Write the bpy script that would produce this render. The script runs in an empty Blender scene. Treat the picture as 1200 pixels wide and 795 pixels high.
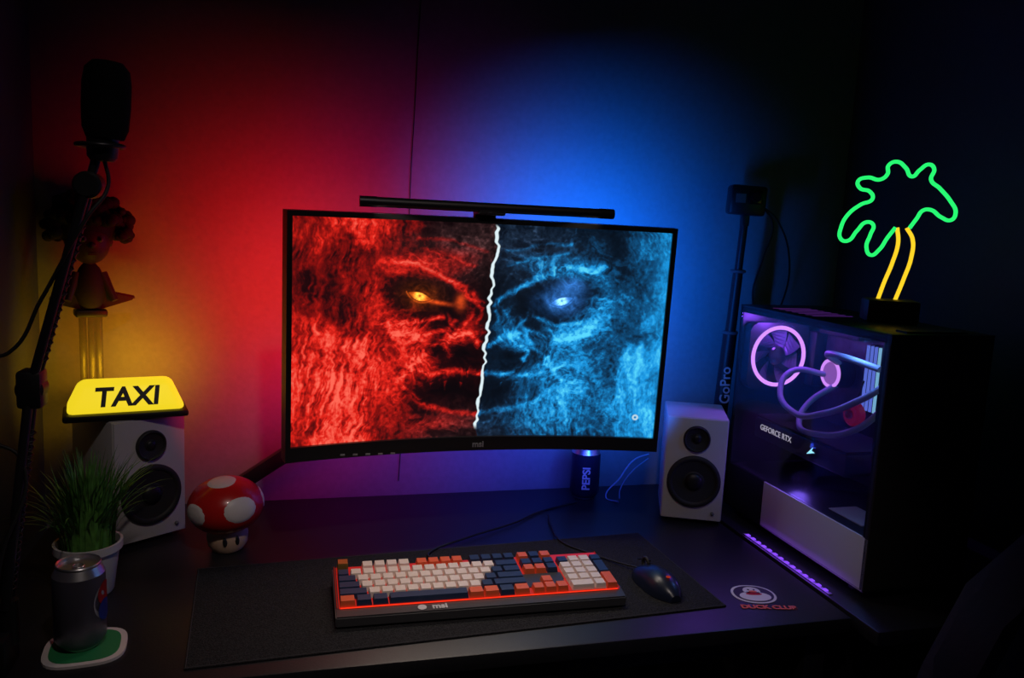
import bpy, bmesh, numpy as np, random
from math import *
from mathutils import Vector, Matrix, Euler
random.seed(7); np.random.seed(7)
SC=bpy.context.scene; COL=SC.collection
SC.view_settings.view_transform='Standard'
# ------------------------------------------------------------------ helpers
def mat(name,color,rough=.5,metal=0,emis=None,es=0,bump=0,bscale=200,spec=.5,var=0,coat=0):
    m=bpy.data.materials.new(name); m.use_nodes=True
    nt=m.node_tree; b=nt.nodes['Principled BSDF']
    b.inputs['Base Color'].default_value=(*color,1); b.inputs['Roughness'].default_value=rough
    b.inputs['Metallic'].default_value=metal; b.inputs['Specular IOR Level'].default_value=spec
    b.inputs['Coat Weight'].default_value=coat
    if emis: b.inputs['Emission Color'].default_value=(*emis,1); b.inputs['Emission Strength'].default_value=es
    if bump or var:
        tc=nt.nodes.new('ShaderNodeTexCoord'); n=nt.nodes.new('ShaderNodeTexNoise')
        n.inputs['Scale'].default_value=bscale; n.inputs['Detail'].default_value=4
        nt.links.new(tc.outputs['Object'],n.inputs['Vector'])
        if bump:
            bp=nt.nodes.new('ShaderNodeBump'); bp.inputs['Strength'].default_value=bump; bp.inputs['Distance'].default_value=.002
            nt.links.new(n.outputs['Fac'],bp.inputs['Height']); nt.links.new(bp.outputs['Normal'],b.inputs['Normal'])
        if var:
            r=nt.nodes.new('ShaderNodeValToRGB')
            r.color_ramp.elements[0].position=.3; r.color_ramp.elements[1].position=.7
            r.color_ramp.elements[0].color=(*[c*(1-var) for c in color],1); r.color_ramp.elements[1].color=(*[min(1,c*(1+var)) for c in color],1)
            nt.links.new(n.outputs['Fac'],r.inputs['Fac']); nt.links.new(r.outputs['Color'],b.inputs['Base Color'])
    return m
def emat(name,color,s):
    m=bpy.data.materials.new(name); m.use_nodes=True; nt=m.node_tree; nt.nodes.clear()
    e=nt.nodes.new('ShaderNodeEmission'); o=nt.nodes.new('ShaderNodeOutputMaterial')
    e.inputs[0].default_value=(*color,1); e.inputs[1].default_value=s; nt.links.new(e.outputs[0],o.inputs[0]); return m
def empty(name,loc=(0,0,0),rot=(0,0,0)):
    o=bpy.data.objects.new(name,None); o.empty_display_size=.05; o.location=loc; o.rotation_euler=rot; COL.objects.link(o); return o
def link(name,me,parent,m,loc=(0,0,0),rot=(0,0,0),smooth=False):
    o=bpy.data.objects.new(name,me); COL.objects.link(o)
    if parent: o.parent=parent
    o.location=loc; o.rotation_euler=rot
    if m is not None and not me.materials:
        me.materials.append(m)
    if smooth:
        me.polygons.foreach_set('use_smooth',[True]*len(me.polygons))
        try: me.set_sharp_from_angle(angle=radians(40))
        except Exception: pass
    return o
def bm2(bm,name):
    bmesh.ops.recalc_face_normals(bm,faces=bm.faces); me=bpy.data.meshes.new(name); bm.to_mesh(me); bm.free(); return me
def box(name,parent,size,loc,m,rot=(0,0,0),bev=0,seg=2,taper=None):
    bm=bmesh.new(); bmesh.ops.create_cube(bm,size=1)
    for v in bm.verts:
        v.co.x*=size[0]; v.co.y*=size[1]; v.co.z*=size[2]
        if taper and v.co.z>0: v.co.x*=taper[0]; v.co.y*=taper[1]
    if bev: bmesh.ops.bevel(bm,geom=bm.edges[:],offset=bev,segments=seg,profile=.5,affect='EDGES')
    return link(name,bm2(bm,name),parent,m,loc,rot,smooth=bev>0)
def lathe(name,parent,prof,m,loc=(0,0,0),rot=(0,0,0),seg=40,scale=(1,1,1)):
    bm=bmesh.new(); rings=[]
    for r,z in prof:
        if r<1e-6: rings.append([bm.verts.new((0,0,z*scale[2]))])
        else: rings.append([bm.verts.new((r*cos(2*pi*i/seg)*scale[0],r*sin(2*pi*i/seg)*scale[1],z*scale[2])) for i in range(seg)])
    for a,b in zip(rings,rings[1:]):
        for i in range(seg):
            j=(i+1)%seg
            if len(a)==1 and len(b)==1: continue
            if len(a)==1: bm.faces.new((a[0],b[i],b[j]))
            elif len(b)==1: bm.faces.new((a[i],a[j],b[0]))
            else: bm.faces.new((a[i],a[j],b[j],b[i]))
    return link(name,bm2(bm,name),parent,m,loc,rot,smooth=True)
def cyl(name,parent,r,h,loc,m,rot=(0,0,0),r2=None,bev=.0,seg=32):
    r2=r if r2 is None else r2; b=bev
    prof=[(0,-h/2),(r-b,-h/2),(r,-h/2+b),(r2,h/2-b),(r2-b,h/2),(0,h/2)] if b else [(0,-h/2),(r,-h/2),(r2,h/2),(0,h/2)]
    return lathe(name,parent,prof,m,loc,rot,seg)
def rod(name,parent,p,q,r,m,r2=None,seg=20):
    p=Vector(p);q=Vector(q);d=q-p
    return cyl(name,parent,r,d.length,(p+q)/2,m,rot=d.to_track_quat('Z','Y').to_euler(),r2=r2,seg=seg)
def beam(name,parent,p,q,w,h,m,bev=.003):
    p=Vector(p);q=Vector(q);d=q-p
    return box(name,parent,(w,h,d.length),(p+q)/2,m,rot=d.to_track_quat('Z','Y').to_euler(),bev=bev)
def ball(name,parent,r,loc,m,scale=(1,1,1),rot=(0,0,0),seg=32):
    n=16; return lathe(name,parent,[(r*sin(pi*i/n),-r*cos(pi*i/n)) for i in range(n+1)],m,loc,rot,seg,scale)
def torus(name,parent,R,r,loc,m,rot=(0,0,0),seg=48,ns=12):
    return lathe(name,parent,[(R+r*cos(2*pi*i/ns),r*sin(2*pi*i/ns)) for i in range(ns+1)],m,loc,rot,seg)
def tomesh(o,name,parent,m,loc,rot):
    dg=bpy.context.evaluated_depsgraph_get(); dg.update()
    me=bpy.data.meshes.new_from_object(o.evaluated_get(dg)); 
    d=o.data; bpy.data.objects.remove(o); bpy.data.curves.remove(d)
    me.materials.clear(); return link(name,me,parent,m,loc,rot,smooth=True)
def tube(name,parent,pts,r,m,cyclic=False,smooth=True,loc=(0,0,0),rot=(0,0,0),res=8):
    cu=bpy.data.curves.new(name,'CURVE'); cu.dimensions='3D'; cu.bevel_depth=r; cu.bevel_resolution=3; cu.use_fill_caps=True; cu.resolution_u=res
    if smooth:
        s=cu.splines.new('BEZIER'); s.bezier_points.add(len(pts)-1)
        for bp,p in zip(s.bezier_points,pts): bp.co=p; bp.handle_left_type=bp.handle_right_type='AUTO'
    else:
        s=cu.splines.new('POLY'); s.points.add(len(pts)-1)
        for bp,p in zip(s.points,pts): bp.co=(*p,1)
    s.use_cyclic_u=cyclic
    o=bpy.data.objects.new(name+'_c',cu); COL.objects.link(o)
    return tomesh(o,name,parent,m,loc,rot)
def text(name,parent,s,size,loc,rot,m,ext=.0006,off=0,shear=0):
    cu=bpy.data.curves.new(name,'FONT'); cu.body=s; cu.size=size; cu.extrude=ext; cu.offset=off; cu.shear=shear
    cu.align_x='CENTER'; cu.align_y='CENTER'
    o=bpy.data.objects.new(name+'_c',cu); COL.objects.link(o)
    return tomesh(o,name,parent,m,loc,rot)
def prism(name,parent,pts,depth,m,loc=(0,0,0),rot=(0,0,0),bev=0):
    """outline in local XZ, extruded along +Y"""
    bm=bmesh.new(); a=[bm.verts.new((x,0,z)) for x,z in pts]; b=[bm.verts.new((x,depth,z)) for x,z in pts]
    n=len(pts); bm.faces.new(a); bm.faces.new(b[::-1])
    for i in range(n): bm.faces.new((a[i],b[i],b[(i+1)%n],a[(i+1)%n]))
    if bev: bmesh.ops.bevel(bm,geom=bm.edges[:],offset=bev,segments=2,affect='EDGES')
    return link(name,bm2(bm,name),parent,m,loc,rot,smooth=bev>0)
def disc(name,parent,rx,ry,h,loc,m,rot=(0,0,0),seg=48):
    return lathe(name,parent,[(0,0),(1,0),(1,h),(0,h)],m,loc,rot,seg,scale=(rx,ry,1))
def patch(name,parent,R3,d,ang,m,loc=(0,0,0),k=1.012):
    """disc-shaped patch lying on an ellipsoid"""
    d=Vector(d).normalized(); q=d.to_track_quat('Z','Y'); n=6
    bm=bmesh.new(); top=bm.verts.new(Vector((d.x*R3[0],d.y*R3[1],d.z*R3[2]))*k); prev=None; S=28
    for j in range(1,n+1):
        t=ang*j/n; kk=k if j<n else .99
        ring=[]
        for i in range(S):
            v=q@Vector((sin(t)*cos(2*pi*i/S),sin(t)*sin(2*pi*i/S),cos(t)))
            ring.append(bm.verts.new(Vector((v.x*R3[0],v.y*R3[1],v.z*R3[2]))*kk))
        for i in range(S):
            if prev is None: bm.faces.new((top,ring[i],ring[(i+1)%S]))
            else: bm.faces.new((prev[i],ring[i],ring[(i+1)%S],prev[(i+1)%S]))
        prev=ring
    return link(name,bm2(bm,name),parent,m,loc,smooth=True)
def area(name,parent,sx,sy,loc,rot,color,power,spread=pi):
    l=bpy.data.lights.new(name,'AREA'); l.shape='RECTANGLE'; l.size=sx; l.size_y=sy; l.color=color; l.energy=power; l.spread=spread
    o=bpy.data.objects.new(name,l); COL.objects.link(o); o.parent=parent; o.location=loc; o.rotation_euler=rot; return o
def point(name,parent,loc,color,power,r=.01):
    l=bpy.data.lights.new(name,'POINT'); l.color=color; l.energy=power; l.shadow_soft_size=r
    o=bpy.data.objects.new(name,l); COL.objects.link(o); o.parent=parent; o.location=loc; return o

# ------------------------------------------------------------------ materials
BLK=mat('black_plastic',(.010,.010,.012),.45)
BLKG=mat('black_gloss',(.01,.01,.012),.2)
DKM=mat('dark_metal',(.03,.03,.035),.4,.6)
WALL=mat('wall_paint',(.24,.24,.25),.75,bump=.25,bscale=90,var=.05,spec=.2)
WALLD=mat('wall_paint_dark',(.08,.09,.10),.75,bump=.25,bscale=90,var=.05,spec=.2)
WHT=mat('white_plastic',(.62,.6,.6),.45)
GRY=mat('grey_plastic',(.12,.12,.13),.5)
RUB=mat('rubber_cable',(.01,.01,.01),.6)

# ------------------------------------------------------------------ room
XL,XR,YB,YF,ZF,ZC=-.48,1.34,1.78,-1.7,-.75,1.70
def wall(n,s,l,m=WALL): return box(n,None,s,l,m)
wall('wall_back',(XR-XL+.2,.1,ZC-ZF),((XL+XR)/2,YB+.05,(ZC+ZF)/2))
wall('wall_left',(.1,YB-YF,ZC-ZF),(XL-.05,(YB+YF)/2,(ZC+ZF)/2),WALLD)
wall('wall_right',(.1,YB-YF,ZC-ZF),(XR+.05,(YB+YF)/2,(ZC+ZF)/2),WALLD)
wall('wall_front',(XR-XL+.2,.1,ZC-ZF),((XL+XR)/2,YF-.05,(ZC+ZF)/2))
wall('ceiling',(XR-XL+.2,YB-YF+.2,.1),((XL+XR)/2,(YB+YF)/2,ZC+.05))
wall('floor',(XR-XL+.2,YB-YF+.2,.1),((XL+XR)/2,(YB+YF)/2,ZF-.05),mat('floor_wood',(.06,.04,.03),.5,var=.3,bscale=8))
box('baseboard_back',None,(XR-XL,.015,.08),((XL+XR)/2,YB-.0075,ZF+.04),WHT)
# ------------------------------------------------------------------ desk
DESK=mat('desk_laminate',(.013,.013,.016),.42,bump=.1,bscale=300,var=.2)
d=empty('computer_desk',(0,0,0))
box('top',d,(1.33,.69,.025),(.225,1.395,-.0125),DESK,bev=.003)
for i,(x,y) in enumerate([(-.40,1.1),(-.40,1.69),(.85,1.1),(.85,1.69)]): box('leg_%d'%(i+1),d,(.04,.04,.725),(x,y,-.3875),DKM,bev=.003)
box('rail_front',d,(1.21,.02,.04),(.225,1.10,-.05),DKM); box('rail_back',d,(1.21,.02,.04),(.225,1.69,-.05),DKM)
box('rail_low',d,(1.21,.02,.04),(.225,1.69,-.5),DKM)
d=empty('side_table')
box('top',d,(.40,.73,.025),(1.10,1.365,-.0125),DESK,bev=.003)
for i,(x,y) in enumerate([(.94,1.12),(.94,1.69),(1.27,1.12),(1.27,1.69)]): box('leg_%d'%(i+1),d,(.035,.035,.725),(x,y,-.3875),DKM)
# desk mat
MATF=mat('felt_mat',(.026,.026,.028),.95,bump=.9,bscale=450,var=.55,spec=.1)
d=empty('desk_mat',(-.1336,1.0793,.0),(0,0,.05))
box('pad',d,(.835,.322,.003),(.4175,.161,.0017),MATF,bev=.001)
tube('stitched_edge',d,[(0.002,0.002,.0025),(.833,0.002,.0025),(.833,.32,.0025),(0.002,.32,.0025)],.0010,mat('stitch',(.04,.04,.045),.9),cyclic=True,smooth=False)

# ------------------------------------------------------------------ monitor screen art
def vnoise(x,y,seed):
    rs=np.random.RandomState(seed); G=rs.rand(256,256)
    xi=np.floor(x).astype(int);yi=np.floor(y).astype(int);xf=x-xi;yf=y-yi
    sx=xf*xf*(3-2*xf);sy=yf*yf*(3-2*yf)
    g=lambda a,b:G[a%256,b%256]
    return (g(xi,yi)*(1-sx)+g(xi+1,yi)*sx)*(1-sy)+(g(xi,yi+1)*(1-sx)+g(xi+1,yi+1)*sx)*sy
def fbm(x,y,seed,o=5):
    s=0;a=.5;t=0
    for i in range(o): s=s+a*vnoise(x*2**i,y*2**i,seed+i); t+=a; a*=.55
    return s/t
def ridge(x,y,seed,o=4,pw=3):
    s=0;a=.5;t=0
    for i in range(o): s=s+a*(1-abs(2*vnoise(x*2**i,y*2**i,seed+i)-1))**pw; t+=a; a*=.6
    return s/t
def ss(a,b,x): t=np.clip((x-a)/(b-a),0,1); return t*t*(3-2*t)
def gauss(x,y,cx,cy,sx,sy,ang=0):
    dx=x-cx;dy=y-cy; c,s=cos(ang),sin(ang); p=(dx*c+dy*s)/sx; q=(-dx*s+dy*c)/sy; return np.exp(-(p*p+q*q))
def ramp(t,stops):
    t=np.clip(t,0,1); out=np.zeros(t.shape+(3,))
    ps=[s[0] for s in stops]
    for k in range(3): out[...,k]=np.interp(t,ps,[s[1][k] for s in stops])
    return out
def stroke(x,y,pts,w):
    best=np.full(x.shape,1e9)
    for (ax,ay),(bx,by) in zip(pts,pts[1:]):
        ax*=.825;bx*=.825; dx,dy=bx-ax,by-ay; t=np.clip(((x*.825-ax)*dx+(y-ay)*dy)/(dx*dx+dy*dy),0,1)
        best=np.minimum(best,(x*.825-ax-t*dx)**2+(y-ay-t*dy)**2)
    return np.exp(-best/(w*w))
def art(u,v):
    A=1.65; x=u*A; y=v
    wx=fbm(x*5,y*5,11)-.5; wy=fbm(x*5,y*5,31)-.5
    crack=.527-.032*v+.005*(vnoise(v*14,v*0,5)-.5)*2+.004*(vnoise(v*50,v*0,9)-.5)*2
    L=u<crack; m=np.abs(u-crack)/.5
    mm=m+wx*.06; yy=y+wy*.06
    sd=np.where(L,0,37.)
    def strands(fx,fy,seed,slope):
        a=m*.825-slope*y; b=y+slope*m*.825
        return ridge(a*fx+wx*2.2+sd,b*fy+wy*2+sd,seed,3,1.6)
    f1=strands(42,7,50,.15); f2=strands(55,9,60,.45); f3=strands(60,10,70,-.12)
    wsel=ss(.35,.65,fbm(x*3,y*3,300,3))
    fur=f1*(1-wsel)+f2*wsel; fur2=f3
    # scaly / wrinkled hide: cellular bumps with crisp bright rims
    wr=ridge(x*13+wx*5,y*15+wy*5,80,5,3); pores=fbm(x*80,y*80,120,3); smoke=fbm(x*3.2+wx*1.5,y*3.2+wy*1.5,140,6)
    big=fbm(x*2.1+3,y*2.4+wy,400,4)
    furL=ss(.36,.70,mm+.22*(y-.55)*(y>.55)+.34*(smoke-.5)-.10*gauss(m,y,.45,.3,.2,.15))
    furR=ss(.66,.96,mm+.35*(smoke-.5))
    furm=np.where(L,furL,furR)
    tex=(.15+1.5*wr)*(.3+1.3*pores)
    lit=np.where(L,.04+.09*ss(.1,.5,m),.05+.26*ss(.15,.7,m)*ss(.35,.65,big))
    for (cx,cy,sx,sy,an,k) in [(.36,.185,.26,.05,.10,.60),(.62,.36,.07,.12,0,.38),(.48,.50,.15,.06,-.25,.75),(.10,.43,.04,.12,.05,.25),(.14,.52,.09,.035,.35,.62),(.36,.66,.10,.06,-.6,.48),(.50,.76,.08,.14,.25,.50),(.22,.93,.2,.04,0,.24),(.17,.70,.13,.02,.1,.22)]:
        lit=lit+k*gauss(mm,yy,cx,cy,sx,sy,an)
    F=lit*tex*1.2
    S=lambda p,w,k: k*stroke(mm,yy,p,w)*(.05+1.9*wr)*(.4+1.2*pores)
    F=F+S([(.03,.36),(.12,.315),(.26,.24),(.42,.19),(.60,.18)],.014,.80)
    F=F+S([(.25,.43),(.36,.455),(.50,.44)],.010,.55)+S([(.22,.49),(.38,.53),(.55,.50)],.009,.45)
    F=F+S([(.17,.44),(.24,.54),(.36,.63),(.45,.74)],.011,.45)
    F=F+S([(.02,.56),(.08,.51),(.17,.51),(.23,.57),(.20,.62)],.012,.65)
    F=F+S([(.0,.70),(.14,.69),(.30,.70),(.44,.66)],.011,.40)+S([(.0,.88),(.16,.87),(.32,.84),(.42,.76)],.012,.34)
    for p_ in ([(.05,.13),(.22,.08),(.42,.08)],[(.08,.20),(.22,.15),(.40,.12)],[(.02,.37),(.05,.45)],[(.07,.38),(.11,.46)],[(.14,.50),(.20,.45),(.22,.40)]): F=F+S(p_,.008,.35)
    for (cx,cy,sx,sy,an,k) in [(.40,.30,.21,.045,-.12,.92),(.20,.37,.10,.07,-.5,.92),(.12,.60,.07,.03,.1,.95),(.17,.78,.25,.045,-.05,.95),(.03,.28,.06,.12,0,.75),(.27,.60,.05,.04,0,.5)]:
        F=F*(1-k*gauss(mm,yy,cx,cy,sx,sy,an))
    for cx,h_ in ((.12,.035),(.20,.07),(.28,.035)): F=F+.22*ss(.012,.0,np.abs(mm-cx)*.8+(yy-.735)*.012/h_)*(yy>.735)*(.2+pores)
    O=(.06+1.35*smoke**1.8)*(.12+1.25*fur*(.35+1.0*fur2))*(.35+1.2*pores)*(.45+1.1*ss(.3,.7,big))
    I=F*(1-furm)+O*furm
    IL=I*(1+.75*ss(.5,.95,m))*(.85+.35*ss(.0,.5,y)) + .22*ss(.62,1.0,m)*smoke*(.3+fur)
    IL=IL*(1+.35*ss(.3,.6,y)*ss(.25,.6,m))
    IR=I*1.0+ss(.74,1.05,m+.34*(smoke-.5))*(.16+1.0*smoke**1.3)*(.8+.3*pores)*ss(1.15,.5,np.abs(y-.45)*1.3+.2)
    IR=IR+.95*fur*fur2*ss(.55,.88,y)*ss(.10,.30,m)*ss(.80,.45,m)*(.4+pores)
    IL=np.where((y<.25),IL*(.6+1.6*y),IL); IR=np.where((y<.2),IR*(.7+1.5*y),IR)
    IL=IL*1.15/(1+.40*IL); IR=IR*1.15/(1+.40*IR)
    cl=ramp(IL,[(0,(.002,.001,.002)),(.10,(.02,.002,.003)),(.30,(.26,.005,.004)),(.58,(.80,.018,.010)),(1,(1,.14,.09))])
    cr=ramp(IR,[(0,(.001,.003,.007)),(.10,(.003,.012,.03)),(.30,(.005,.085,.23)),(.60,(.012,.33,.80)),(1,(.10,.70,1))])
    g=(gauss(m,y,.05,.05,.30,.18)*.8+gauss(m,y,.05,.97,.30,.10)*.6)[...,None]; g=np.clip(g,0,1)
    grey=ramp(wr*pores*1.6,[(0,(.003,.003,.005)),(.5,(.03,.032,.042)),(1,(.12,.12,.15))])
    cl=cl*(1-g)+grey*np.array([1.5,.6,.5])*g; cr=cr*(1-g)+grey*np.array([.5,1,1.6])*g
    def eye(c,cx,cy,an,c1,c2,gl):
        dx=(u-cx)*1.65;dy=v-cy;ca,sa=cos(an),sin(an);p=(dx*ca+dy*sa)/.052;q=(-dx*sa+dy*ca)/.023
        al=ss(1.02,.80,np.abs(q)*np.where(q<0,1.5,1)+p*p*.9); rr=np.hypot(dx,dy)
        iris=np.exp(-(rr/.030)**2); pup=np.exp(-(rr/.006)**2)
        th=np.arctan2(dy,dx); tx=.45+.9*vnoise(th*9+20,rr*60,201)
        col=np.array(c1)*(.25+1.0*iris*tx)[...,None]+np.array(c2)*(.9*np.exp(-((rr-.012)/.012)**2)*tx)[...,None]
        col=col*(1-.9*pup)[...,None]
        c=c*(1-.75*np.exp(-(p*p*.4+q*q*.10)))[...,None]
        c=c*(1-al[...,None])+col*al[...,None]
        glow=gauss(u,v,cx,cy,.045,.05)*gl*tex
        low=np.exp(-((q+p*p*.9-1.25)/.16)**2)*(np.abs(p)<1.2)
        return c+np.array(c1)*(glow*.6+.5*low*(.2+pores))[...,None]
    cl=eye(cl,.325,.335,.30,(1,.14,.01),(1,.75,.08),.35); cr=eye(cr,.712,.343,-.30,(.05,.30,1),(.5,.85,1),1.3)
    cl+=np.array([1,.09,.01])*(gauss(u,v,.375,.365,.035,.008,.25)*.8+gauss(u,v,.435,.36,.012,.03,0)*.7)[...,None]*(.3+pores[...,None])
    cr+=np.array([.05,.3,1])*(gauss(u,v,.735,.27,.03,.03,.25)*.6)[...,None]*(wr[...,None]*2)
    out=np.where(L[...,None],cl,cr)
    cw=.0030+.0032*vnoise(v*30,v*0+3,77)
    k=ss(1,.55,np.abs(u-crack)/cw)[...,None]*ss(0.0,.02,v)[...,None]*ss(.97,.94,v)[...,None]
    out=out*(1-k)+np.array([.75,.9,.95])*k
    e=np.hypot((u-.945)*1.65,v-.90); k=(ss(.016,.013,e)*ss(.004,.008,e))[...,None]; out=out*(1-k)+np.array([.5,.7,.8])*k
    return out
W,Hm=.697,.428; R=1.5
def cy(s,yo): # point on curved sheet
    return ((R+yo)*sin(s/R), (R+yo)*cos(s/R)-R*cos(W/2/R))
def slab(name,parent,s0,s1,z0,z1,y0,y1,m,n=40,bev=0):
    bm=bmesh.new(); rows=[]
    for i in range(n+1):
        s=s0+(s1-s0)*i/n; a=cy(s,y0); b=cy(s,y1)
        rows.append([bm.verts.new(p) for p in [(a[0],a[1],z0),(a[0],a[1],z1),(b[0],b[1],z1),(b[0],b[1],z0)]])
    for a,b in zip(rows,rows[1:]):
        for k in range(4): bm.faces.new((a[k],a[(k+1)%4],b[(k+1)%4],b[k]))
    bm.faces.new(rows[0]); bm.faces.new(rows[-1][::-1])
    return link(name,bm2(bm,name),parent,m)
mon=empty('computer_monitor',(.338,1.387,.189),(.047,0,0))
BZ=mat('monitor_bezel',(.012,.012,.013),.35)
slab('back_shell',mon,-W/2,W/2,0,Hm,.006,.028,BZ)
slab('bezel_bottom',mon,-W/2,W/2,0,.026,-.003,.008,BZ)
slab('bezel_top',mon,-W/2,W/2,Hm-.009,Hm,-.003,.008,BZ)
slab('bezel_left',mon,-W/2,-W/2+.009,.02,Hm-.005,-.003,.008,BZ,n=2)
slab('bezel_right',mon,W/2-.009,W/2,.02,Hm-.005,-.003,.008,BZ,n=2)
NU,NV=720,440
uu,vv=np.meshgrid(np.linspace(0,1,NU),np.linspace(0,1,NV)); colr=art(uu,vv)
s=(uu-.5)*(W-.018); zz=.026+(1-vv)*(Hm-.035); 
co=np.stack([(R+.004)*np.sin(s/R),(R+.004)*np.cos(s/R)-R*cos(W/2/R),zz],-1).reshape(-1,3)
idx=np.arange(NU*NV).reshape(NV,NU); F=np.stack([idx[1:,:-1],idx[1:,1:],idx[:-1,1:],idx[:-1,:-1]],-1).reshape(-1,4)
me=bpy.data.meshes.new('screen'); me.from_pydata(co.tolist(),[],F.tolist())
ca=me.color_attributes.new('picture','FLOAT_COLOR','POINT'); ca.data.foreach_set('color',np.concatenate([colr.reshape(-1,3),np.ones((NU*NV,1))],1).astype(np.float32).ravel())
m=bpy.data.materials.new('screen_picture'); m.use_nodes=True; nt=m.node_tree; b=nt.nodes['Principled BSDF']
at=nt.nodes.new('ShaderNodeAttribute'); at.attribute_name='picture'
b.inputs['Base Color'].default_value=(.004,.004,.004,1); b.inputs['Roughness'].default_value=.4
nt.links.new(at.outputs['Color'],b.inputs['Emission Color']); b.inputs['Emission Strength'].default_value=1.0
link('screen',me,mon,m)
LOGO=mat('logo_grey',(.25,.25,.27),.4)
cyb=cy(0,-.003)[1]
text('logo',mon,'msi',.016,(0,cyb-.001,.012),(pi/2,0,0),LOGO,off=.0004)
for i in range(6): box('osd_button_%d'%(i+1),mon,(.008,.002,.003),(-.27+i*.022,cy(-.25,-.003)[1]-.001,.006),LOGO)
# rear hub + arm
box('rear_hub',mon,(.24,.05,.2),(0,.085,.22),BZ,bev=.02,seg=3)
box('mount_plate',mon,(.1,.012,.1),(0,.115,.22),DKM,bev=.003)
marm=empty('arm_frame',(0,0,0)); marm.parent=mon
inv=(Matrix.Translation(Vector((.338,1.387,.189)))@Matrix.Rotation(.047,4,'X')).inverted(); marm.matrix_local=inv
beam('arm_upper',marm,(-.13,1.685,.035),(.30,1.55,.36),.05,.03,BLK,.01)
beam('arm_head',marm,(.30,1.55,.36),(.338,1.50,.405),.04,.04,BLK,.01)
cyl('arm_post',marm,.022,.05,(-.13,1.685,.030),BLK,bev=.003); box('arm_clamp',marm,(.08,.08,.012),(-.13,1.685,.0062),BLK,bev=.003)
ball('arm_joint',marm,.03,(.30,1.55,.36),BLK)
# light bar
bar=empty('monitor_light_bar',(.338,1.395,.637),(0,0,0))
rod('tube_body',bar,(-.225,0,0),(.225,0,0),.0085,BLK)
rod('cap_left',bar,(-.228,0,0),(-.2,0,0),.0092,DKM); rod('cap_right',bar,(.2,0,0),(.228,0,0),.0092,DKM)
box('clip',bar,(.05,.05,.014),(0,.018,-.006),BLK,bev=.004)
box('counterweight',bar,(.04,.02,.055),(0,.052,-.03),BLK,bev=.005)
area('led_row',bar,.40,.008,(0,-.004,-.0095),(radians(-26),0,0),(1,.86,.72),.55,radians(100))
# ambient backlight strips (real LED strip on monitor's rear), they face the wall
RED=(1,.008,.006); BLU=(0.005,.15,1)
SP=radians(100)
area('strip_left',mon,.02,.34,(-.325,.035,.22),(pi/2,0,.20),RED,1.15,SP)
area('strip_top_left',mon,.22,.02,(-.20,.07,.40),(pi/2,0,.1),(.9,.01,.06),.26,SP)
area('strip_top_middle',mon,.12,.02,(0,.09,.40),(pi/2+.15,0,0),(.45,.01,.40),.16,SP)
area('strip_right',mon,.02,.34,(.325,.035,.22),(pi/2,0,-.20),BLU,1.8,SP)
area('strip_top_right',mon,.26,.02,(.20,.07,.40),(pi/2,0,-.15),BLU,1.45,SP)
area('strip_bottom_left',mon,.26,.02,(-.18,.07,.03),(pi/2-.3,0,0),(.50,.02,.45),.28,SP)
area('strip_bottom_right',mon,.30,.02,(.18,.07,.03),(pi/2-.3,0,0),(0.04,.07,1),.6,SP)

# ------------------------------------------------------------------ speakers
CONE=mat('speaker_cone',(.018,.018,.019),.65); 
def speaker(loc,yaw,tilt,w,dep,h=.228):
    e=empty('bookshelf_speaker',loc,(tilt,0,yaw))
    box('cabinet',e,(w,dep,h),(w/2,dep/2,h/2),WHT,bev=.004)
    box('front_baffle',e,(w-.004,.004,h-.004),(w/2,-.001,h/2),WHT,bev=.0015)
    for n,z,r in [('tweeter',.177,.027),('woofer',.085,.054)]:
        lathe(n+'_cone',e,[(0,.0025),(r*.36,.0025),(r*.40,.001),(r*.82,.0038),(r*.86,.0062),(r*.93,.0072),(r,.006),(r*1.03,.004),(r*1.03,0),(0,0)],CONE,(w/2,-.003,z),(pi/2,0,0),seg=56)
        ball(n+'_dome',e,r*.34,(w/2,-.0045,z),BLK,scale=(1,.5,1))
    for i in range(4): cyl('foot_%d'%(i+1),e,.008,.006,(.02+(i%2)*.09,.02+(i//2)*(dep-.04),-.003),RUB)
    ball('knob',e,.004,(w-.02,-.004,.018),GRY)
    return e
speaker((-.298,1.500,.0075),.62,0,.134,.165)
speaker((.764,1.510,.0075),-.41,0,.127,.15,.222)

# ------------------------------------------------------------------ taxi light
TX=mat('taxi_yellow',(.8,.6,.02),.4,emis=(1,.76,.02),es=.85)
t=empty('taxi_roof_light',(-.285,1.560,.2365),(0,0,.22))
box('base',t,(.202,.09,.012),(0,0,.006),BLK,bev=.004)
box('lens',t,(.196,.085,.054),(0,0,.039),TX,bev=.012,seg=4,taper=(.76,.5))
for nm,sg in (('label_front',-1),('label_back',1)):
    text(nm,t,'TAXI',.047,(0,sg*.0335,.039),(pi/2-.37,0,0) if sg<0 else (pi/2-.37,0,pi) ,BLK,ext=.001,off=.0014,shear=.12)
area('rear_wall_fill',t,.17,.04,(0,.055,.05),(pi/2+.1,0,.2),(1,.50,.01),.27,radians(140))  # added area light, boosts the sign's yellow glow on the wall behind

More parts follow.
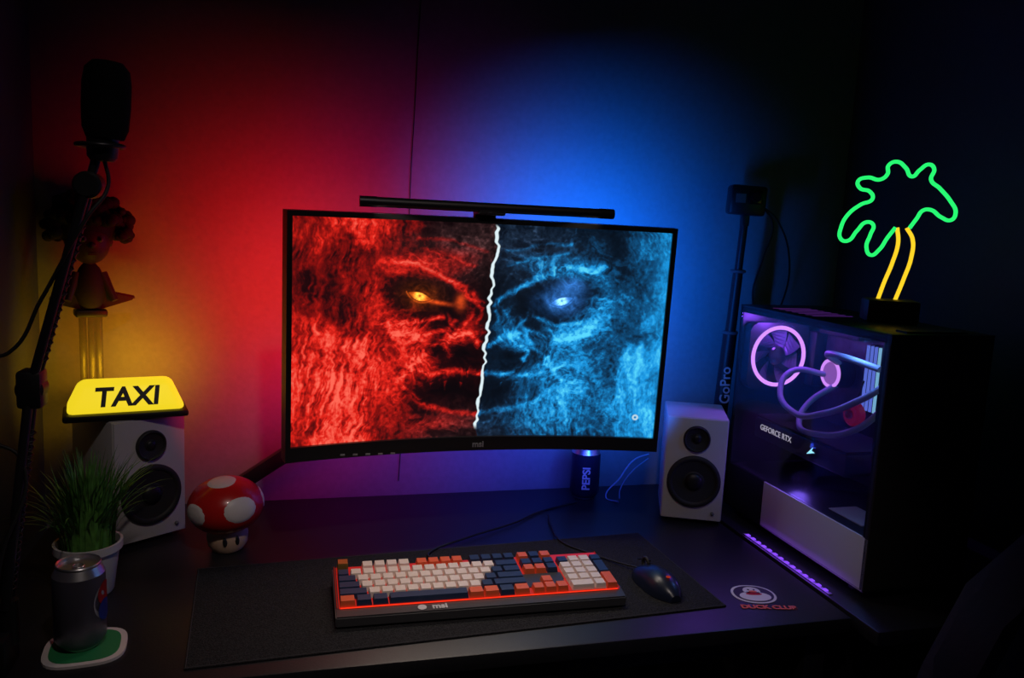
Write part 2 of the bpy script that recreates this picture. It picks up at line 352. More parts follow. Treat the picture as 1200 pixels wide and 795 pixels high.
# ------------------------------------------------------------------ figurine on display tube
HAIR=mat('curly_hair',(.006,.005,.005),.8); SKIN=mat('figurine_skin',(.04,.024,.02),.5)
GL=mat('tube_plastic',(.08,.075,.05),.2); GL.node_tree.nodes['Principled BSDF'].inputs['Alpha'].default_value=.4
f=empty('curly_haired_figurine',(-.368,1.69,.0),(0,0,.35))
cyl('foot_base',f,.03,.02,(0,0,.0105),BLK,bev=.003)
rod('pole',f,(0,0,.02),(0,0,.26),.012,BLK)
for i,x in enumerate((-.014,.0,.014)): rod('tube_%d'%(i+1),f,(x,-.01+.01*abs(i-1),.25),(x,-.01+.01*abs(i-1),.40),.0065,GL)
box('collar',f,(.055,.04,.014),(0,0,.405),BLK,bev=.004); box('collar_low',f,(.05,.04,.01),(0,0,.25),BLK,bev=.003)
prism('wing_left',f,[(-.01,.41),(-.065,.425),(-.07,.435),(-.02,.445)],.02,BLK,(0,-.01,0),bev=.003)
prism('wing_right',f,[(.01,.41),(.075,.43),(.08,.436),(.02,.45)],.02,BLK,(0,-.01,0),bev=.003)
lathe('torso',f,[(0,.41),(.022,.415),(.03,.44),(.026,.47),(.018,.49),(.01,.50),(0,.50)],mat('figurine_shirt',(.012,.01,.01),.7),scale=(1,.75,1))
for sx in (-1,1): rod('arm_%s'%('left' if sx<0 else 'right'),f,(sx*.022,0,.48),(sx*.04,-.02,.43),.009,SKIN,r2=.006)
cyl('neck',f,.009,.02,(0,0,.505),SKIN)
ball('head',f,.038,(0,-.006,.54),SKIN,scale=(.95,.95,1.1))
ball('nose',f,.006,(0,-.043,.535),SKIN); 
for sx in (-1,1):
    ball('eye_%d'%sx,f,.006,(sx*.014,-.038,.546),mat('eye_white',(.1,.1,.1),.3)); ball('pupil_%d'%sx,f,.003,(sx*.014,-.0435,.546),BLK); ball('ear_%d'%sx,f,.009,(sx*.037,0,.54),SKIN,scale=(.5,1,1))
box('mouth',f,(.014,.003,.002),(0,-.040,.518),mat('mouth',(.05,.01,.01)))
bm=bmesh.new()
for i in range(260):
    th=random.uniform(0,2*pi); ph=acos(random.uniform(-.35,1)); rr=.052+random.uniform(-.006,.014)
    p=Vector((rr*1.15*sin(ph)*cos(th),rr*sin(ph)*sin(th)+.008,rr*cos(ph)+.566))
    if p.y<-.025 and p.z<.572: continue
    bmesh.ops.create_icosphere(bm,subdivisions=2,radius=random.uniform(.007,.012),matrix=Matrix.Translation(p))
link('hair',bm2(bm,'hair'),f,HAIR,smooth=True)
ball('hair_core',f,.05,(0,.012,.568),HAIR)

# ------------------------------------------------------------------ mushroom toy
MR=mat('mushroom_red',(.55,.012,.01),.3,coat=.4); MW=mat('mushroom_white',(.75,.7,.68),.4); CR=mat('mushroom_face',(.62,.42,.28),.5)
g=empty('toy_mushroom',(-.106,1.488,.001),(0,-.05,.25)); g.scale=(.96,.96,.98)
lathe('face',g,[(0,0),(.028,.001),(.036,.012),(.038,.03),(.034,.05),(.03,.06),(0,.06)],CR)
RR=(.069,.069,.052)
ball('cap',g,1,(0,0,.085),MR,scale=RR,seg=48)
for i,(dd,a) in enumerate([((.25,-1,.15),.48),((-.95,-.45,.0),.42),((.95,.0,.1),.42),((0,1,.1),.45),((-.1,-.15,1),.40)]): patch('spot_%d'%(i+1),g,RR,dd,a,MW,(0,0,.085))
for sx in (-1,1): ball('eye_%d'%sx,g,.006,(sx*.011,-.0355,.026),BLK,scale=(.7,.5,1.5))

# ------------------------------------------------------------------ potted grass
p=empty('potted_grass',(-.305,1.345,.0))
lathe('pot',p,[(0,0.001),(.034,.001),(.036,.004),(.045,.072),(.050,.073),(.050,.085),(.046,.085),(.044,.07),(0,.068)],WHT)
lathe('soil',p,[(0,.074),(.045,.072)],mat('soil',(.02,.013,.008),.9))
bm=bmesh.new()
for i in range(420):
    th=random.uniform(0,2*pi); r0=random.uniform(0,.038); L=random.uniform(.09,.165); lean=random.uniform(.15,1.2)*(.45+r0/.038*.85)
    base=Vector((r0*cos(th),r0*sin(th),.07)); out=Vector((cos(th+random.uniform(-.5,.5)),sin(th+random.uniform(-.5,.5)),0)); side=Vector((-out.y,out.x,0))
    pv=None; N=7; w0=random.uniform(.0018,.0034); pos=base.copy()
    for k in range(N+1):
        q=k/N; a=lean*q*1.25; w=w0*(1-q**2)+.0001
        a1=bm.verts.new(pos+side*w); a2=bm.verts.new(pos-side*w)
        if pv: bm.faces.new((pv[0],pv[1],a2,a1))
        pv=(a1,a2); pos=pos+(out*sin(a)+Vector((0,0,cos(a))))*(L/N)
link('grass_blades',bm2(bm,'grass'),p,mat('grass_green',(.10,.28,.05),.45,var=.5,bscale=60))

# ------------------------------------------------------------------ cans
AL=mat('aluminium',(.6,.6,.62),.3,.9)
def can(loc,yaw,body,label):
    c=empty('soda_can',loc,(0,0,yaw))
    lathe('body',c,[(.026,.004),(.033,.014),(.033,.105)],body)
    lathe('shell_ends',c,[(0,.004),(.020,.003),(.024,0.0005),(.026,.004)],AL); lathe('shoulder',c,[(.033,.105),(.0275,.116),(.0285,.119),(.0275,.1205),(.0255,.119),(.025,.115),(0,.115)],AL)
    torus('pull_tab',c,.007,.0012,(0,-.006,.1165),AL)
    if label: text('label',c,label,.024,(0,-.0335,.052),(pi/2,-pi/2,0),MW,ext=.0004,off=.0006)
    return c
c=can((-.277,1.165,.0062),.2,mat('can_silver',(.16,.15,.20),.35,.6),None)
def cylpatch(name,par,r,cz,rad,a0,m,z0s=1):
    bm=bmesh.new(); S=32; ce=bm.verts.new((r*sin(a0),-r*cos(a0),cz)); ring=[]
    for i in range(S):
        t=2*pi*i/S; a=a0+rad*cos(t)/r; ring.append(bm.verts.new((r*sin(a),-r*cos(a),cz+rad*z0s*sin(t))))
    for i in range(S): bm.faces.new((ce,ring[i],ring[(i+1)%S]))
    return link(name,bm2(bm,name),par,m,smooth=True)
cylpatch('emblem_white',c,.0336,.066,.020,1.15,mat('emblem_silver',(.3,.3,.33),.4),1.3); cylpatch('emblem_red',c,.0340,.077,.0155,1.2,mat('emblem_red',(.3,.01,.01),.4),1.1); cylpatch('emblem_blue',c,.0344,.054,.014,1.15,mat('emblem_blue',(.01,.03,.22),.3),1.1)
can((.651,1.673,.001),-.25,mat('can_dark',(.02,.03,.06),.35,.4),'PEPSI')
k=empty('drink_coaster',(-.270,1.16,.0),(0,0,.1))
def blob(n,par,rx,ry,h,z,m,ex=3.2):
    bm=bmesh.new(); S=48; P=[]
    for i in range(S):
        t=2*pi*i/S; c_,s_=cos(t),sin(t); q=(abs(c_)**ex+abs(s_)**ex)**(-1/ex); P.append((rx*q*c_,ry*q*s_))
    a=[bm.verts.new((x,y,z)) for x,y in P]; b=[bm.verts.new((x,y,z+h)) for x,y in P]; bm.faces.new(a); bm.faces.new(b)
    for i in range(S): bm.faces.new((a[i],b[i],b[(i+1)%S],a[(i+1)%S]))
    return link(n,bm2(bm,n),par,m)
blob('white_rim',k,.052,.05,.004,.0004,MW); blob('green_centre',k,.044,.042,.0014,.0042,mat('coaster_green',(.02,.25,.08),.6))

# ------------------------------------------------------------------ keyboard
kb=empty('mechanical_keyboard',(.068,1.1475,.0036),(0,0,-.012)); kb.scale=(1.05,1.05,1.05)
KBM=mat('keyboard_case',(.06,.06,.065),.4,.3)
bm=bmesh.new(); prof=[(0,.002),(0,.018),(.02,.020),(.142,.030),(.142,.002)]
vs=[[bm.verts.new((x,y,z)) for y,z in prof] for x in (0,.44)]
bm.faces.new(vs[0]); bm.faces.new(vs[1][::-1])
for i in range(5): bm.faces.new((vs[0][i],vs[1][i],vs[1][(i+1)%5],vs[0][(i+1)%5]))
bmesh.ops.bevel(bm,geom=bm.edges[:],offset=.002,segments=2,affect='EDGES'); link('case',bm2(bm,'case'),kb,KBM,smooth=True)
sl=atan2(.010,.122)
plate=empty('plate_frame',(0.006,.022,.0205),(sl,0,0)); plate.parent=kb
box('key_plate',plate,(.43,.118,.001),(.2145,.058,.0005),mat('key_plate',(.02,.004,.004),.5,emis=(1,.02,.01),es=.40))  # red underglow between the keys is put into the plate as emission
U=.01905; KC={'w':mat('key_white',(.80,.71,.62),.5),'n':mat('key_navy',(.012,.035,.09),.5),'o':mat('key_orange',(.80,.13,.04),.5),'g':mat('key_gold',(.7,.45,.1),.3,.8)}
ki={k:i for i,k in enumerate(KC)}
rows=[
 (0,[('g',1),(0,1)]+[('w',1)]*4+[(0,.5)]+[('o',1)]*4+[(0,.5)]+[('n',1)]*4+[(0,.25)]+[('o',1),('n',1),('o',1)]),
 (1.15,[('n',1)]+[('w',1)]*10+[('w',1)]*2+[('n',2),(0,.25),('n',1),('n',1),('n',1),(0,.25),('n',1),('w',1),('w',1),('n',1)]),
 (2.15,[('n',1.5)]+[('w',1)]*11+[('n',1),('n',1.5),(0,.25),('o',1),('o',1),('n',1),(0,.25)]+[('w',1)]*3+[('N',1)]),
 (3.15,[('n',1.75)]+[('w',1)]*10+[('n',1),('n',2.25),(0,3.5)]+[('w',1)]*3),
 (4.15,[('n',2.25)]+[('w',1)]*9+[('n',1),('n',2.75),(0,1.25),('o',1),(0,1.25)]+[('w',1)]*3+[('O',1)]),
 (5.15,[('o',1.25),('n',1.25),('n',1.25),('n',6.25),('o',1.25),('o',1.25),('n',1.25),('o',1.25),(0,.25),('o',1),('o',1),('o',1),(0,.25),('w',2),('w',1)])]
bm=bmesh.new()
def key(x,y,w,h,mi,zh=.0095):
    g_=.0008; t=.0022; b=[(x+g_,y+g_),(x+w-g_,y+g_),(x+w-g_,y+h-g_),(x+g_,y+h-g_)]; tt=[(x+t,y+t+.0006),(x+w-t,y+t+.0006),(x+w-t,y+h-t+.0006),(x+t,y+h-t+.0006)]
    A=[bm.verts.new((p,q,.002)) for p,q in b]; B=[bm.verts.new((p,q,zh)) for p,q in tt]
    fs=[bm.faces.new(B),bm.faces.new(A[::-1])]+[bm.faces.new((A[i],A[(i+1)%4],B[(i+1)%4],B[i])) for i in range(4)]
    for f_ in fs: f_.material_index=mi
for ry,ks in rows:
    x=0; y=(5.15-ry)*U
    for c_,w in ks:
        if c_!=0:
            tall=c_ in 'NO'; yy=y-U if tall else y
            key(x,yy,w*U,U*(2 if tall else 1),ki[c_.lower()],.0105 if c_!='g' else .016)
        x+=w*U
me=bm2(bm,'keycaps'); [me.materials.append(KC[k_]) for k_ in KC]
link('keycaps',me,plate,None)
for n_,X,Y,w_,h_ in (('nav_filler',15.1,2.0,3.3,1.0),('arrow_filler_l',15.1,1.0,1.2,1.0),('arrow_filler_r',17.1,1.0,1.2,1.0)): box(n_,plate,(w_*U,h_*U,.002),((X+w_/2)*U,(Y+h_/2)*U,.0018),KBM)
text('logo_top',kb,'msi',.0165,(.15,.0105,.0198),(.1,0,0),WHT,ext=.0003,off=.0006); disc('logo_dragon',kb,.0065,.0065,.0004,(.124,.0105,.0196),WHT,rot=(.1,0,0))
RL=emat('red_led',(1,.035,.01),1.1); RL2=emat('red_led_dim',(1,.03,.01),.3)
box('front_glow',kb,(.425,.0008,.0016),(.22,.0208,.0215),RL)
box('side_glow_left',kb,(.0008,.118,.0012),(.0030,.082,.0265),RL2,rot=(sl,0,0)); box('side_glow_right',kb,(.0008,.118,.0012),(.437,.082,.0265),RL2,rot=(sl,0,0))
for i in range(4): cyl('foot_%d'%(i+1),kb,.006,.0024,(.03+(i%2)*.38,.02+(i//2)*.1,.0014),RUB)
tube('cable',kb,[(.16,.142,.018),(.165,.19,.012),(.17,.24,.004),(.25,.30,.003),(.36,.37,0),(.42,.42,-.001),(.52,.47,-.001)],.002,RUB)

# ------------------------------------------------------------------ mouse
mo=empty('computer_mouse',(.612,1.205,.0042),(0,0,.12))
MB=mat('mouse_body',(.012,.018,.04),.3); 
bm=bmesh.new(); N1,N2=24,16; rows_=[]
for i in range(N1+1):
    t=i/N1; y=-.062+.124*t; hw=.032*(sin(pi*min(max(t,.02),.98))**.42)*(1-.10*exp(-((t-.55)/.2)**2)); hh=.040*(sin(pi*(.04+.92*t))**.6)*(1-.28*t)
    rows_.append([bm.verts.new((hw*cos(pi*j/N2),y,max(.0,hh*sin(pi*j/N2)**.75))) for j in range(N2+1)])
for a,b in zip(rows_,rows_[1:]):
    for j in range(N2): bm.faces.new((a[j],a[j+1],b[j+1],b[j]))
    bm.faces.new((a[0],b[0],b[-1],a[-1]))
bm.faces.new(rows_[0]); bm.faces.new(rows_[-1]); link('shell',bm2(bm,'shell'),mo,MB,smooth=True)
torus('scroll_wheel',mo,.009,.0032,(0,.036,.027),RUB,rot=(0,pi/2,0))
box('button_split',mo,(.0012,.045,.002),(0,.042,.0305),BLK,rot=(-.32,0,0))
ball('logo_glow',mo,.004,(0,-.035,.0325),emat('mouse_red',(.6,.05,.02),.5),scale=(1,1,.3))
tube('cable',mo,[(0,.060,.008),(-.02,.10,.004),(-.05,.16,.0012),(-.075,.22,.0012),(-.06,.3,.0008),(-.04,.36,.0008)],.0018,RUB)

# ------------------------------------------------------------------ duck sticker
s_=empty('duck_sticker',(.772,1.155,.0004),(0,0,-.22))
blob('white_border',s_,.038,.034,.0006,0,MW,2.2); blob('dark_field',s_,.034,.030,.0004,.0007,mat('sticker_dark',(.03,.02,.03),.5),2.1)
disc('duck_body',s_,.027,.017,.0004,(0,-.010,.0012),MW); disc('duck_head',s_,.015,.014,.0004,(0,.011,.0012),MW); disc('scarf',s_,.014,.004,.0003,(0,-.002,.0017),MR)
disc('beak',s_,.007,.0035,.0004,(.001,.007,.0017),KC['o']); disc('eye_l',s_,.0018,.0022,.0004,(-.005,.014,.0017),BLK); disc('eye_r',s_,.0018,.0022,.0004,(.005,.014,.0017),BLK)
text('caption',s_,'DUCK CLUB',.017,(.010,-.048,.0008),(0,0,0),KC['o'],ext=.0003,off=.0008)

# ------------------------------------------------------------------ PC tower
pc=empty('computer_tower',(.947,1.100,.0),(0,0,.01))
PW,PD,PH,PZ=.21,.456,.462,.015
CASE=mat('case_steel',(.02,.02,.022),.4,.4); INT=mat('case_interior',(.02,.02,.024),.5)
box('bottom_panel',pc,(PW,PD,.004),(PW/2,PD/2,PZ+.002),CASE)
box('top_panel',pc,(PW,PD,.006),(PW/2,PD/2,PH-.003),CASE,bev=.002)
box('front_panel',pc,(PW,.012,PH-PZ),(PW/2,.006,(PH+PZ)/2),mat('front_panel_steel',(.05,.048,.04),.45,.2),bev=.003)
box('right_panel',pc,(.004,PD,PH-PZ),(PW-.002,PD/2,(PH+PZ)/2),CASE)
box('rear_panel',pc,(PW,.004,PH-PZ),(PW/2,PD-.002,(PH+PZ)/2),CASE)
box('shroud_front',pc,(.004,.312,.095),(.002,.158,PZ+.0475),mat('white_steel',(.78,.78,.78),.5),bev=.001)
box('shroud_rear',pc,(.004,.140,.095),(.002,.386,PZ+.0475),CASE)
box('shroud_top',pc,(PW-.01,PD-.02,.003),(PW/2,PD/2,.1085),INT)
box('vent_plate',pc,(.06,.09,.002),(.06,.10,.112),WHT)
VE=emat('leak_glow',(.35,.08,.8),.16)
for i in range(7): box('top_glow_bar_%d'%(i+1),pc,(.09,.004,.0006),(.075,.25+i*.022,PH+.0002),VE)  # emissive bars stand in for purple light leaking from the case top
for n_,y_ in (('pillar_front',.008),('pillar_rear',PD-.006)): box(n_,pc,(.006,.012,PH-.11),(.003,y_,(PH+.11)/2),CASE)
box('top_rail',pc,(.006,PD,.012),(.003,PD/2,PH-.010),CASE)
for i in range(4): cyl('foot_%d'%(i+1),pc,.014,.015,(.03+(i%2)*.15,.05+(i//2)*.35,.0078),RUB)
gm=bpy.data.materials.new('tempered_glass'); gm.use_nodes=True; nt=gm.node_tree; nt.nodes.clear()
tr=nt.nodes.new('ShaderNodeBsdfTransparent'); gl=nt.nodes.new('ShaderNodeBsdfGlossy'); mx=nt.nodes.new('ShaderNodeMixShader'); ou=nt.nodes.new('ShaderNodeOutputMaterial')
tr.inputs[0].default_value=(.92,.92,.95,1); gl.inputs['Roughness'].default_value=.03; mx.inputs[0].default_value=.05
nt.links.new(tr.outputs[0],mx.inputs[1]); nt.links.new(gl.outputs[0],mx.inputs[2]); nt.links.new(mx.outputs[0],ou.inputs[0])
box('glass_panel',pc,(.002,PD-.02,PH-.125),(-.001,PD/2,(PH+.108)/2),gm)
RP=emat('ring_purple',(.62,.25,1),1.6)
MBD=mat('motherboard',(.03,.032,.04),.4,.2,var=.5,bscale=60)
box('motherboard',pc,(.003,.26,.30),(.185,.30,.29),MBD)
box('vrm_heatsink_top',pc,(.03,.13,.03),(.17,.33,.425),DKM,bev=.004); box('vrm_heatsink_rear',pc,(.03,.03,.12),(.17,.415,.35),DKM,bev=.004)
def fan(n,loc,rot,r,ringm,blade):
    e=empty(n,loc,rot); e.parent=pc
    bm=bmesh.new(); S=48; sq=r*1.1; A=[];B=[]
    for z in (-.012,.012):
        ri=[bm.verts.new((r*cos(2*pi*i/S),r*sin(2*pi*i/S),z)) for i in range(S)]
        ro=[]
        for i in range(S):
            c_,s2=cos(2*pi*i/S),sin(2*pi*i/S); q=sq/max(abs(c_),abs(s2)); q=min(q,sq*1.3); ro.append(bm.verts.new((q*c_,q*s2,z)))
        A.append(ri);B.append(ro)
        for i in range(S): bm.faces.new((ri[i],ri[(i+1)%S],ro[(i+1)%S],ro[i]))
    for X in (A,B):
        for i in range(S): bm.faces.new((X[0][i],X[0][(i+1)%S],X[1][(i+1)%S],X[1][i]))
    link('frame',bm2(bm,'frame'),e,BLK)
    torus('light_ring',e,r*.95,.0042,(0,0,.013),ringm,ns=8)
    cyl('hub',e,r*.32,.02,(0,0,0),BLKG,bev=.003)
    bm=bmesh.new()
    for b_ in range(7):
        a0=2*pi*b_/7; pv=None
        for k_ in range(6):
            q=k_/5; rr=r*(.3+.6*q); a=a0+.35*q
            v1=bm.verts.new((rr*cos(a),rr*sin(a),.007)); v2=bm.verts.new((rr*cos(a+.62),rr*sin(a+.62),-.006))
            if pv: bm.faces.new((pv[0],pv[1],v2,v1))
            pv=(v1,v2)
    link('blades',bm2(bm,'blades'),e,blade); return e
BD=mat('fan_blade',(.08,.06,.10),.35)
fan('rear_fan',(.078,PD-.025,.354),(pi/2,0,0),.066,RP,BD)
for i,z in enumerate((.40,.275)): fan('radiator_fan_%d'%(i+1),(.105,.055,z),(-pi/2,0,0),.056,emat('ring_ice_%d'%i,(.3,.65,1),1.2 if i==0 else .3),BD)
box('radiator',pc,(.125,.027,.30),(.105,.028,.315),BLK)
cyl('pump_head',pc,.031,.04,(.155,.315,.336),BLKG,rot=(0,-pi/2,0),bev=.003)
torus('pump_ring',pc,.027,.0035,(.134,.315,.336),emat('pump_purple',(.70,.28,1),1.2),rot=(0,pi/2,0)); cyl('pump_face',pc,.023,.002,(.1345,.315,.336),emat('pump_face',(.45,.16,.75),.6),rot=(0,-pi/2,0))
TB=mat('braided_tube',(.34,.34,.38),.5,bump=.5,bscale=400)
tube('coolant_tube_1',pc,[(.14,.30,.315),(.10,.33,.27),(.06,.30,.235),(.04,.22,.235),(.05,.12,.27),(.08,.075,.33)],.0062,TB)
tube('coolant_tube_2',pc,[(.14,.33,.33),(.08,.37,.33),(.05,.36,.29),(.04,.29,.26),(.035,.20,.28),(.05,.11,.33),(.08,.075,.37)],.0062,TB)
tube('coolant_tube_3',pc,[(.14,.30,.36),(.08,.26,.385),(.05,.18,.395),(.07,.10,.385)],.0062,TB)
for i in range(4):
    box('ram_%d'%(i+1),pc,(.035,.006,.13),(.165,.225-i*.011,.345),DKM); box('ram_light_%d'%(i+1),pc,(.004,.005,.128),(.146,.225-i*.011,.345),emat('ram_led_%d'%i,(.16,.25,1) if i<3 else (.30,.70,1),.7))
GP=mat('gpu_shroud',(.018,.018,.02),.35)
gp=empty('graphics_card',(.10,.27,.20)); gp.parent=pc
box('body',gp,(.13,.30,.045),(.0,0,0),GP,bev=.006); box('backplate',gp,(.128,.296,.003),(0,0,.025),DKM)
text('label',gp,'GEFORCE RTX',.017,(-.0655,.070,.004),(pi/2,0,-pi/2),emat('label_white',(.8,.75,.9),.5),ext=.0004)
for i,y_ in enumerate((-.085,.0,.085)):
    torus('fan_ring_%d'%i,gp,.036,.003,(-.01,y_,-.024),GRY); cyl('fan_hub_%d'%i,gp,.014,.006,(-.01,y_,-.024),GP)
prism('accent',gp,[(-.012,-.008),(.012,0),(.002,.002),(.006,.010)],.001,emat('gpu_led',(.3,.75,1),1.5),(-.0662,-.05,0),(0,0,-pi/2))
cyl('reservoir_ornament',pc,.022,.02,(.055,.135,.295),mat('ornament_red',(.35,.01,.03),.3,emis=(.6,.01,.05),es=.12),rot=(0,-pi/2,0),bev=.004); ball('ornament_core',pc,.009,(.045,.135,.295),MR)
rod('ornament_hanger',pc,(.055,.135,.31),(.055,.12,.36),.002,RUB)
point('case_light_purple',pc,(.06,.38,.435),(.28,.07,1),1.3,.02); point('case_light_blue',pc,(.05,.13,.43),(.12,.3,1),.7,.02); point('case_light_low',pc,(.04,.25,.13),(.22,.12,1),.16,.02)

# LED strip beside the tower
ls=empty('led_strip',(.908,1.13,.0))
box('strip_base',ls,(.008,.28,.0015),(0,.14,.001),GRY)
LP=emat('strip_purple',(.22,.06,1),1.3); bm=bmesh.new()
for i in range(14): bmesh.ops.create_cube(bm,size=1,matrix=Matrix.Translation((0,.015+i*.0193,.003))@Matrix.Diagonal((.006,.008,.002,1)))
link('diodes',bm2(bm,'diodes'),ls,LP)
area('strip_glow',ls,.006,.27,(-.002,.14,.006),(0,-.6,0),(.25,.06,1),.05)

# ------------------------------------------------------------------ neon palm
NG=emat('neon_green',(.02,.85,.16),1.1); NY=emat('neon_yellow',(1,.62,.02),1.1)
pl=empty('palm_neon_lamp',(1.085,1.275,PH+.0008),(0,0,-.45))
box('base',pl,(.092,.06,.042),(0,0,.021),mat('neon_base',(.05,.06,.05),.5),bev=.005)
PX=[(1048,262),(1040,275),(1032,290),(1023,297),(1017,288),(1020,272),(1022,260),(1014,257),(1004,268),(994,281),(986,279),(985,264),(992,248),(1005,236),(1018,228),(1014,220),(1002,216),(999,208),(1010,203),(1024,205),(1032,198),(1032,188),(1041,183),(1052,190),(1060,200),(1068,192),(1078,185),(1084,190),(1082,203),(1093,213),(1107,228),(1114,241),(1110,250),(1098,247),(1086,239),(1077,240),(1071,250),(1064,262)]
sc=.00151; cvt=lambda P:[((x-1052)*sc,0,(378-y)*sc) for x,y in P]
tube('leaf_tube',pl,cvt(PX),.0036,NG)
tube('trunk_tube_left',pl,cvt([(1050,262),(1053,280),(1049,305),(1042,330),(1037,351)]),.0036,NY)
tube('trunk_tube_right',pl,cvt([(1061,262),(1069,275),(1070,297),(1064,325),(1057,351)]),.0036,NY)

# ------------------------------------------------------------------ action camera on a monopod
ac=empty('action_camera_monopod',(.972,1.672,0),(0,0,-.3))
lathe('floor_disc',ac,[(0,.001),(.035,.001),(.035,.008),(.02,.014),(0,.014)],BLK)
top=Vector((.025,0,.62)); 
rod('grip',ac,(0,0,.01),tuple(top*.62),.0175,BLK,r2=.016); rod('mid_section',ac,tuple(top*.62),tuple(top*.85),.0125,BLK,r2=.0115); rod('top_section',ac,tuple(top*.85),tuple(top*1.03),.009,DKM)
for q in (.62,.85): torus('lock_%d'%(q*100),ac,.014,.004,tuple(top*q),GRY)
text('label',ac,'GoPro',.032,(.011,-.0178,.262),(pi/2,-pi/2-.04,0),WHT,off=.0004)
box('hinge',ac,(.018,.02,.03),(.026,0,.645),BLK,bev=.003)
box('housing',ac,(.082,.045,.066),(.026,0,.688),BLK,bev=.007,rot=(0,.04,0))
box('lens_block',ac,(.03,.012,.03),(.040,-.026,.695),BLKG,bev=.003); cyl('lens',ac,.011,.006,(.040,-.033,.695),mat('lens_glass',(.02,.02,.03),.05),rot=(pi/2,0,0),bev=.001)
box('screen_small',ac,(.022,.002,.02),(.008,-.0235,.692),GRY)
tube('cable',ac,[(.065,0,.675),(.10,.01,.65),(.135,.0,.56),(.125,.0,.45),(.10,0,.40),(.06,-.005,.46),(.075,0,.56),(.09,0,.64),(.07,0,.67)],.0022,RUB)

# ------------------------------------------------------------------ microphone boom
mc=empty('microphone_boom_arm',(0,0,0))
B0=Vector((-.357,1.14,0)); J=Vector((-.327,1.17,.368)); E=Vector((-.248,1.15,.635))
box('desk_clamp',mc,(.05,.06,.05),(-.375,1.13,.0255),BLK,bev=.004); cyl('clamp_post',mc,.013,.06,B0+Vector((0,0,.06)),DKM)
for sy in (-.010,.010):
    o=Vector((0,sy,0)); rod('lower_rod_%d'%(sy>0),mc,B0+o+Vector((0,0,.08)),J+o,.006,BLK); rod('upper_rod_%d'%(sy>0),mc,J+o,E+o,.006,BLK)
def spring(n,a,b,r,N):
    a=Vector(a);b=Vector(b);q=(b-a).to_track_quat('Z','Y');L=(b-a).length
    tube(n,mc,[tuple(a+q@Vector((r*cos(i*pi/3),r*sin(i*pi/3),L*i/(N*6)))) for i in range(N*6+1)],.0011,DKM,smooth=False)
spring('lower_spring',B0+Vector((.004,0,.10)),B0.lerp(J,.85)+Vector((.004,0,0)),.005,22); spring('upper_spring',J.lerp(E,.12)+Vector((.004,0,0)),J.lerp(E,.85)+Vector((.004,0,0)),.005,18)
for n_,P in (('elbow',J),('head_joint',E)): cyl(n_,mc,.017,.032,P,BLK,rot=(pi/2,0,0),bev=.003)
box('elbow_plate',mc,(.03,.036,.05),J,BLK,bev=.005)
rod('mic_stem',mc,E,E+Vector((.012,0,.045)),.006,DKM)
torus('shock_ring',mc,.027,.003,E+Vector((.014,0,.05)),DKM)
lathe('mic_body',mc,[(0,0),(.014,.001),(.018,.006),(.020,.045),(.0205,.05)],BLK,E+Vector((.016,0,.03)),(0,.05,0))
lathe('foam_windscreen',mc,[(.0,.035),(.022,.037),(.027,.05),(.0285,.075),(.0285,.105),(.026,.122),(.018,.131),(0,.134)],mat('foam',(.008,.008,.008),.95,bump=1,bscale=500,spec=.1),E+Vector((.018,0,.022)),(0,.05,0))
tube('mic_cable',mc,[E+Vector((.018,0,.035)),E+Vector((.022,0,.0)),E+Vector((0,-.015,-.04)),J+Vector((.02,-.02,.12)),J+Vector((-.02,-.02,.05)),J+Vector((-.06,-.02,.04)),J+Vector((-.07,-.02,-.05)),J+Vector((-.01,-.02,-.09)),B0+Vector((0,-.02,.15)),B0+Vector((-.02,-.01,.01))],.0025,RUB)

# ------------------------------------------------------------------ wall cable, cables behind desk
w_=empty('wall_cable'); tube('cord',w_,[(.285,1.776,1.68),(.272,1.776,1.3),(.258,1.776,1.06),(.252,1.776,.85),(.247,1.776,.65),(.25,1.776,.3),(.24,1.776,.02)],.0010,RUB)
w_=empty('speaker_cable'); tube('cord',w_,[(.80,1.66,.10),(.77,1.67,.085),(.735,1.67,.04),(.70,1.66,.003),(.715,1.62,.003)],.0018,mat('white_cable',(.4,.5,.6),.5)); tube('cord_2',w_,[(.80,1.66,.09),(.765,1.665,.06),(.735,1.66,.02),(.725,1.64,.003)],.0014,mat('white_cable_2',(.3,.4,.5),.5))

# ------------------------------------------------------------------ gaming chair
LE=mat('chair_leather',(.03,.04,.11),.35,bump=.2,bscale=150); CB=mat('chair_blue',(.01,.08,.55),.4)  # leather coloured bluer to carry the monitor's blue sheen
ch=empty('gaming_chair',(.79,.64,-.75),(0,0,.10))
back=[(-.20,.50),(-.24,.62),(-.25,.78),(-.22,.88),(-.24,.97),(-.20,1.06),(-.10,1.13),(0,1.15),(.10,1.13),(.20,1.06),(.24,.97),(.22,.88),(.25,.78),(.24,.62),(.20,.50)]
prism('backrest',ch,back,.08,LE,(0,-.04,0),(0.08,0,0),bev=.02)
prism('back_stripe_left',ch,[(-.17,.55),(-.19,.8),(-.16,1.0),(-.14,1.0),(-.165,.8),(-.145,.55)],.09,CB,(0,-.045,0),(.08,0,0)); prism('back_stripe_right',ch,[(.17,.55),(.19,.8),(.16,1.0),(.14,1.0),(.165,.8),(.145,.55)],.09,CB,(0,-.045,0),(.08,0,0))
box('seat',ch,(.48,.38,.10),(0,.15,.44),LE,bev=.035,seg=3)
for sx in (-1,1):
    box('arm_pad_%d'%sx,ch,(.06,.20,.03),(sx*.27,.14,.64),BLK,bev=.01); beam('arm_post_%d'%sx,ch,(sx*.27,.14,.63),(sx*.23,.15,.42),.03,.05,BLK)
rod('gas_lift',ch,(0,.13,.08),(0,.13,.40),.025,DKM)
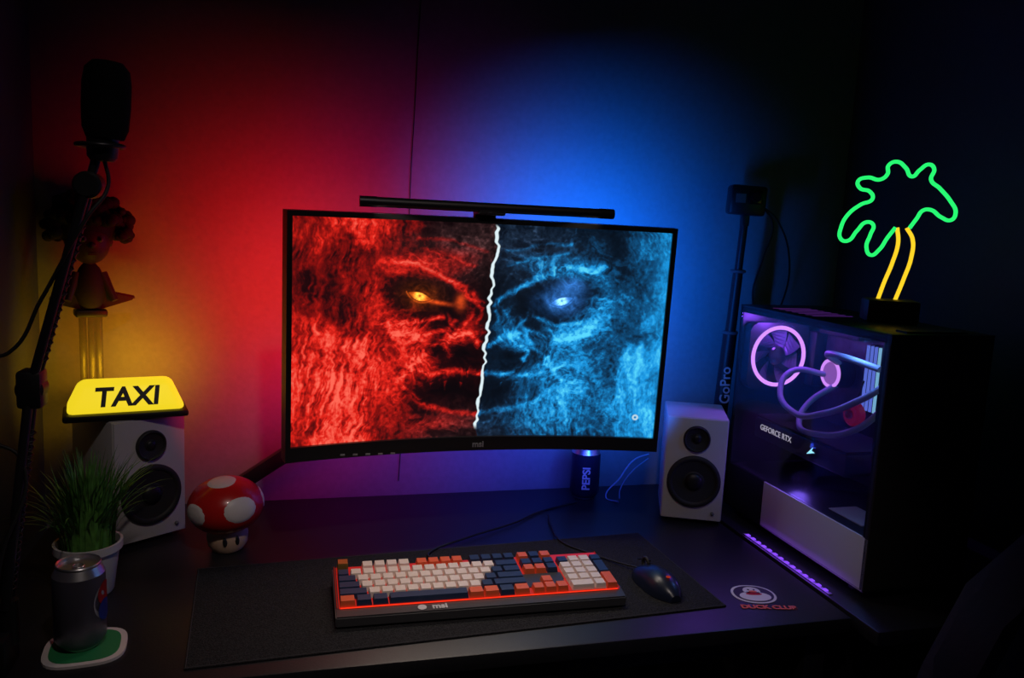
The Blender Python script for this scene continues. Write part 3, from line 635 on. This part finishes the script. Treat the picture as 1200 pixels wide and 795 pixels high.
for i in range(5):
    a=2*pi*i/5+.3; beam('base_leg_%d'%i,ch,(0,.13,.09),(.24*cos(a),.13+.24*sin(a),.065),.04,.03,BLK); cyl('caster_%d'%i,ch,.03,.03,(.24*cos(a),.13+.24*sin(a),.031),RUB,rot=(pi/2,0,a),bev=.004)

# ------------------------------------------------------------------ lights / world / camera
w=bpy.data.worlds.new('room_world'); SC.world=w; w.use_nodes=True; w.node_tree.nodes['Background'].inputs[0].default_value=(.02,.02,.03,1); w.node_tree.nodes['Background'].inputs[1].default_value=.2
cl_=empty('fill_spot',(.15,.15,ZC-.001))  # added spot out of view, fills light on keyboard and speaker fronts
cyl('mount',cl_,.05,.03,(0,0,-.016),WHT,bev=.005); rod('stem',cl_,(0,0,-.02),(0,0,-.09),.008,WHT)
hd=empty('spot_head',(0,0,-.11)); hd.parent=cl_
dirv=Vector((.24,1.30,.0))-Vector((.15,.15,ZC-.11)); hd.rotation_euler=dirv.to_track_quat('-Z','Y').to_euler()
lathe('shade',hd,[(0,.06),(.03,.058),(.06,.0),(.062,-.03),(.058,-.03),(.056,.0),(.028,.05),(0,.052)],WHT)
area('fill_light',hd,.07,.07,(0,0,-.005),(0,0,0),(1,.84,.78),.55,radians(52))
cam=bpy.data.cameras.new('camera'); co_=bpy.data.objects.new('camera',cam); COL.objects.link(co_); SC.camera=co_
pch,rl,yw=.1430,-.0481,-.27
Rz=Matrix.Rotation(yw,3,'Z'); fwd=Rz@Vector((0,cos(pch),-sin(pch))); up=Rz@Vector((0,sin(pch),cos(pch))); rt=Rz@Vector((1,0,0))
Xc=cos(rl)*rt-sin(rl)*up; Yc=sin(rl)*rt+cos(rl)*up
Mx=Matrix((Xc,Yc,-fwd)).transposed().to_4x4(); Mx.translation=Vector((0,0,.6137)); co_.matrix_world=Mx
cam.sensor_width=36; cam.lens=949.1/1200*36; cam.clip_start=.01
# lift whole room so that the floor is at z=0
bpy.context.view_layer.update()
for o in SC.objects:
    if o.parent is None: o.location.z+=.75
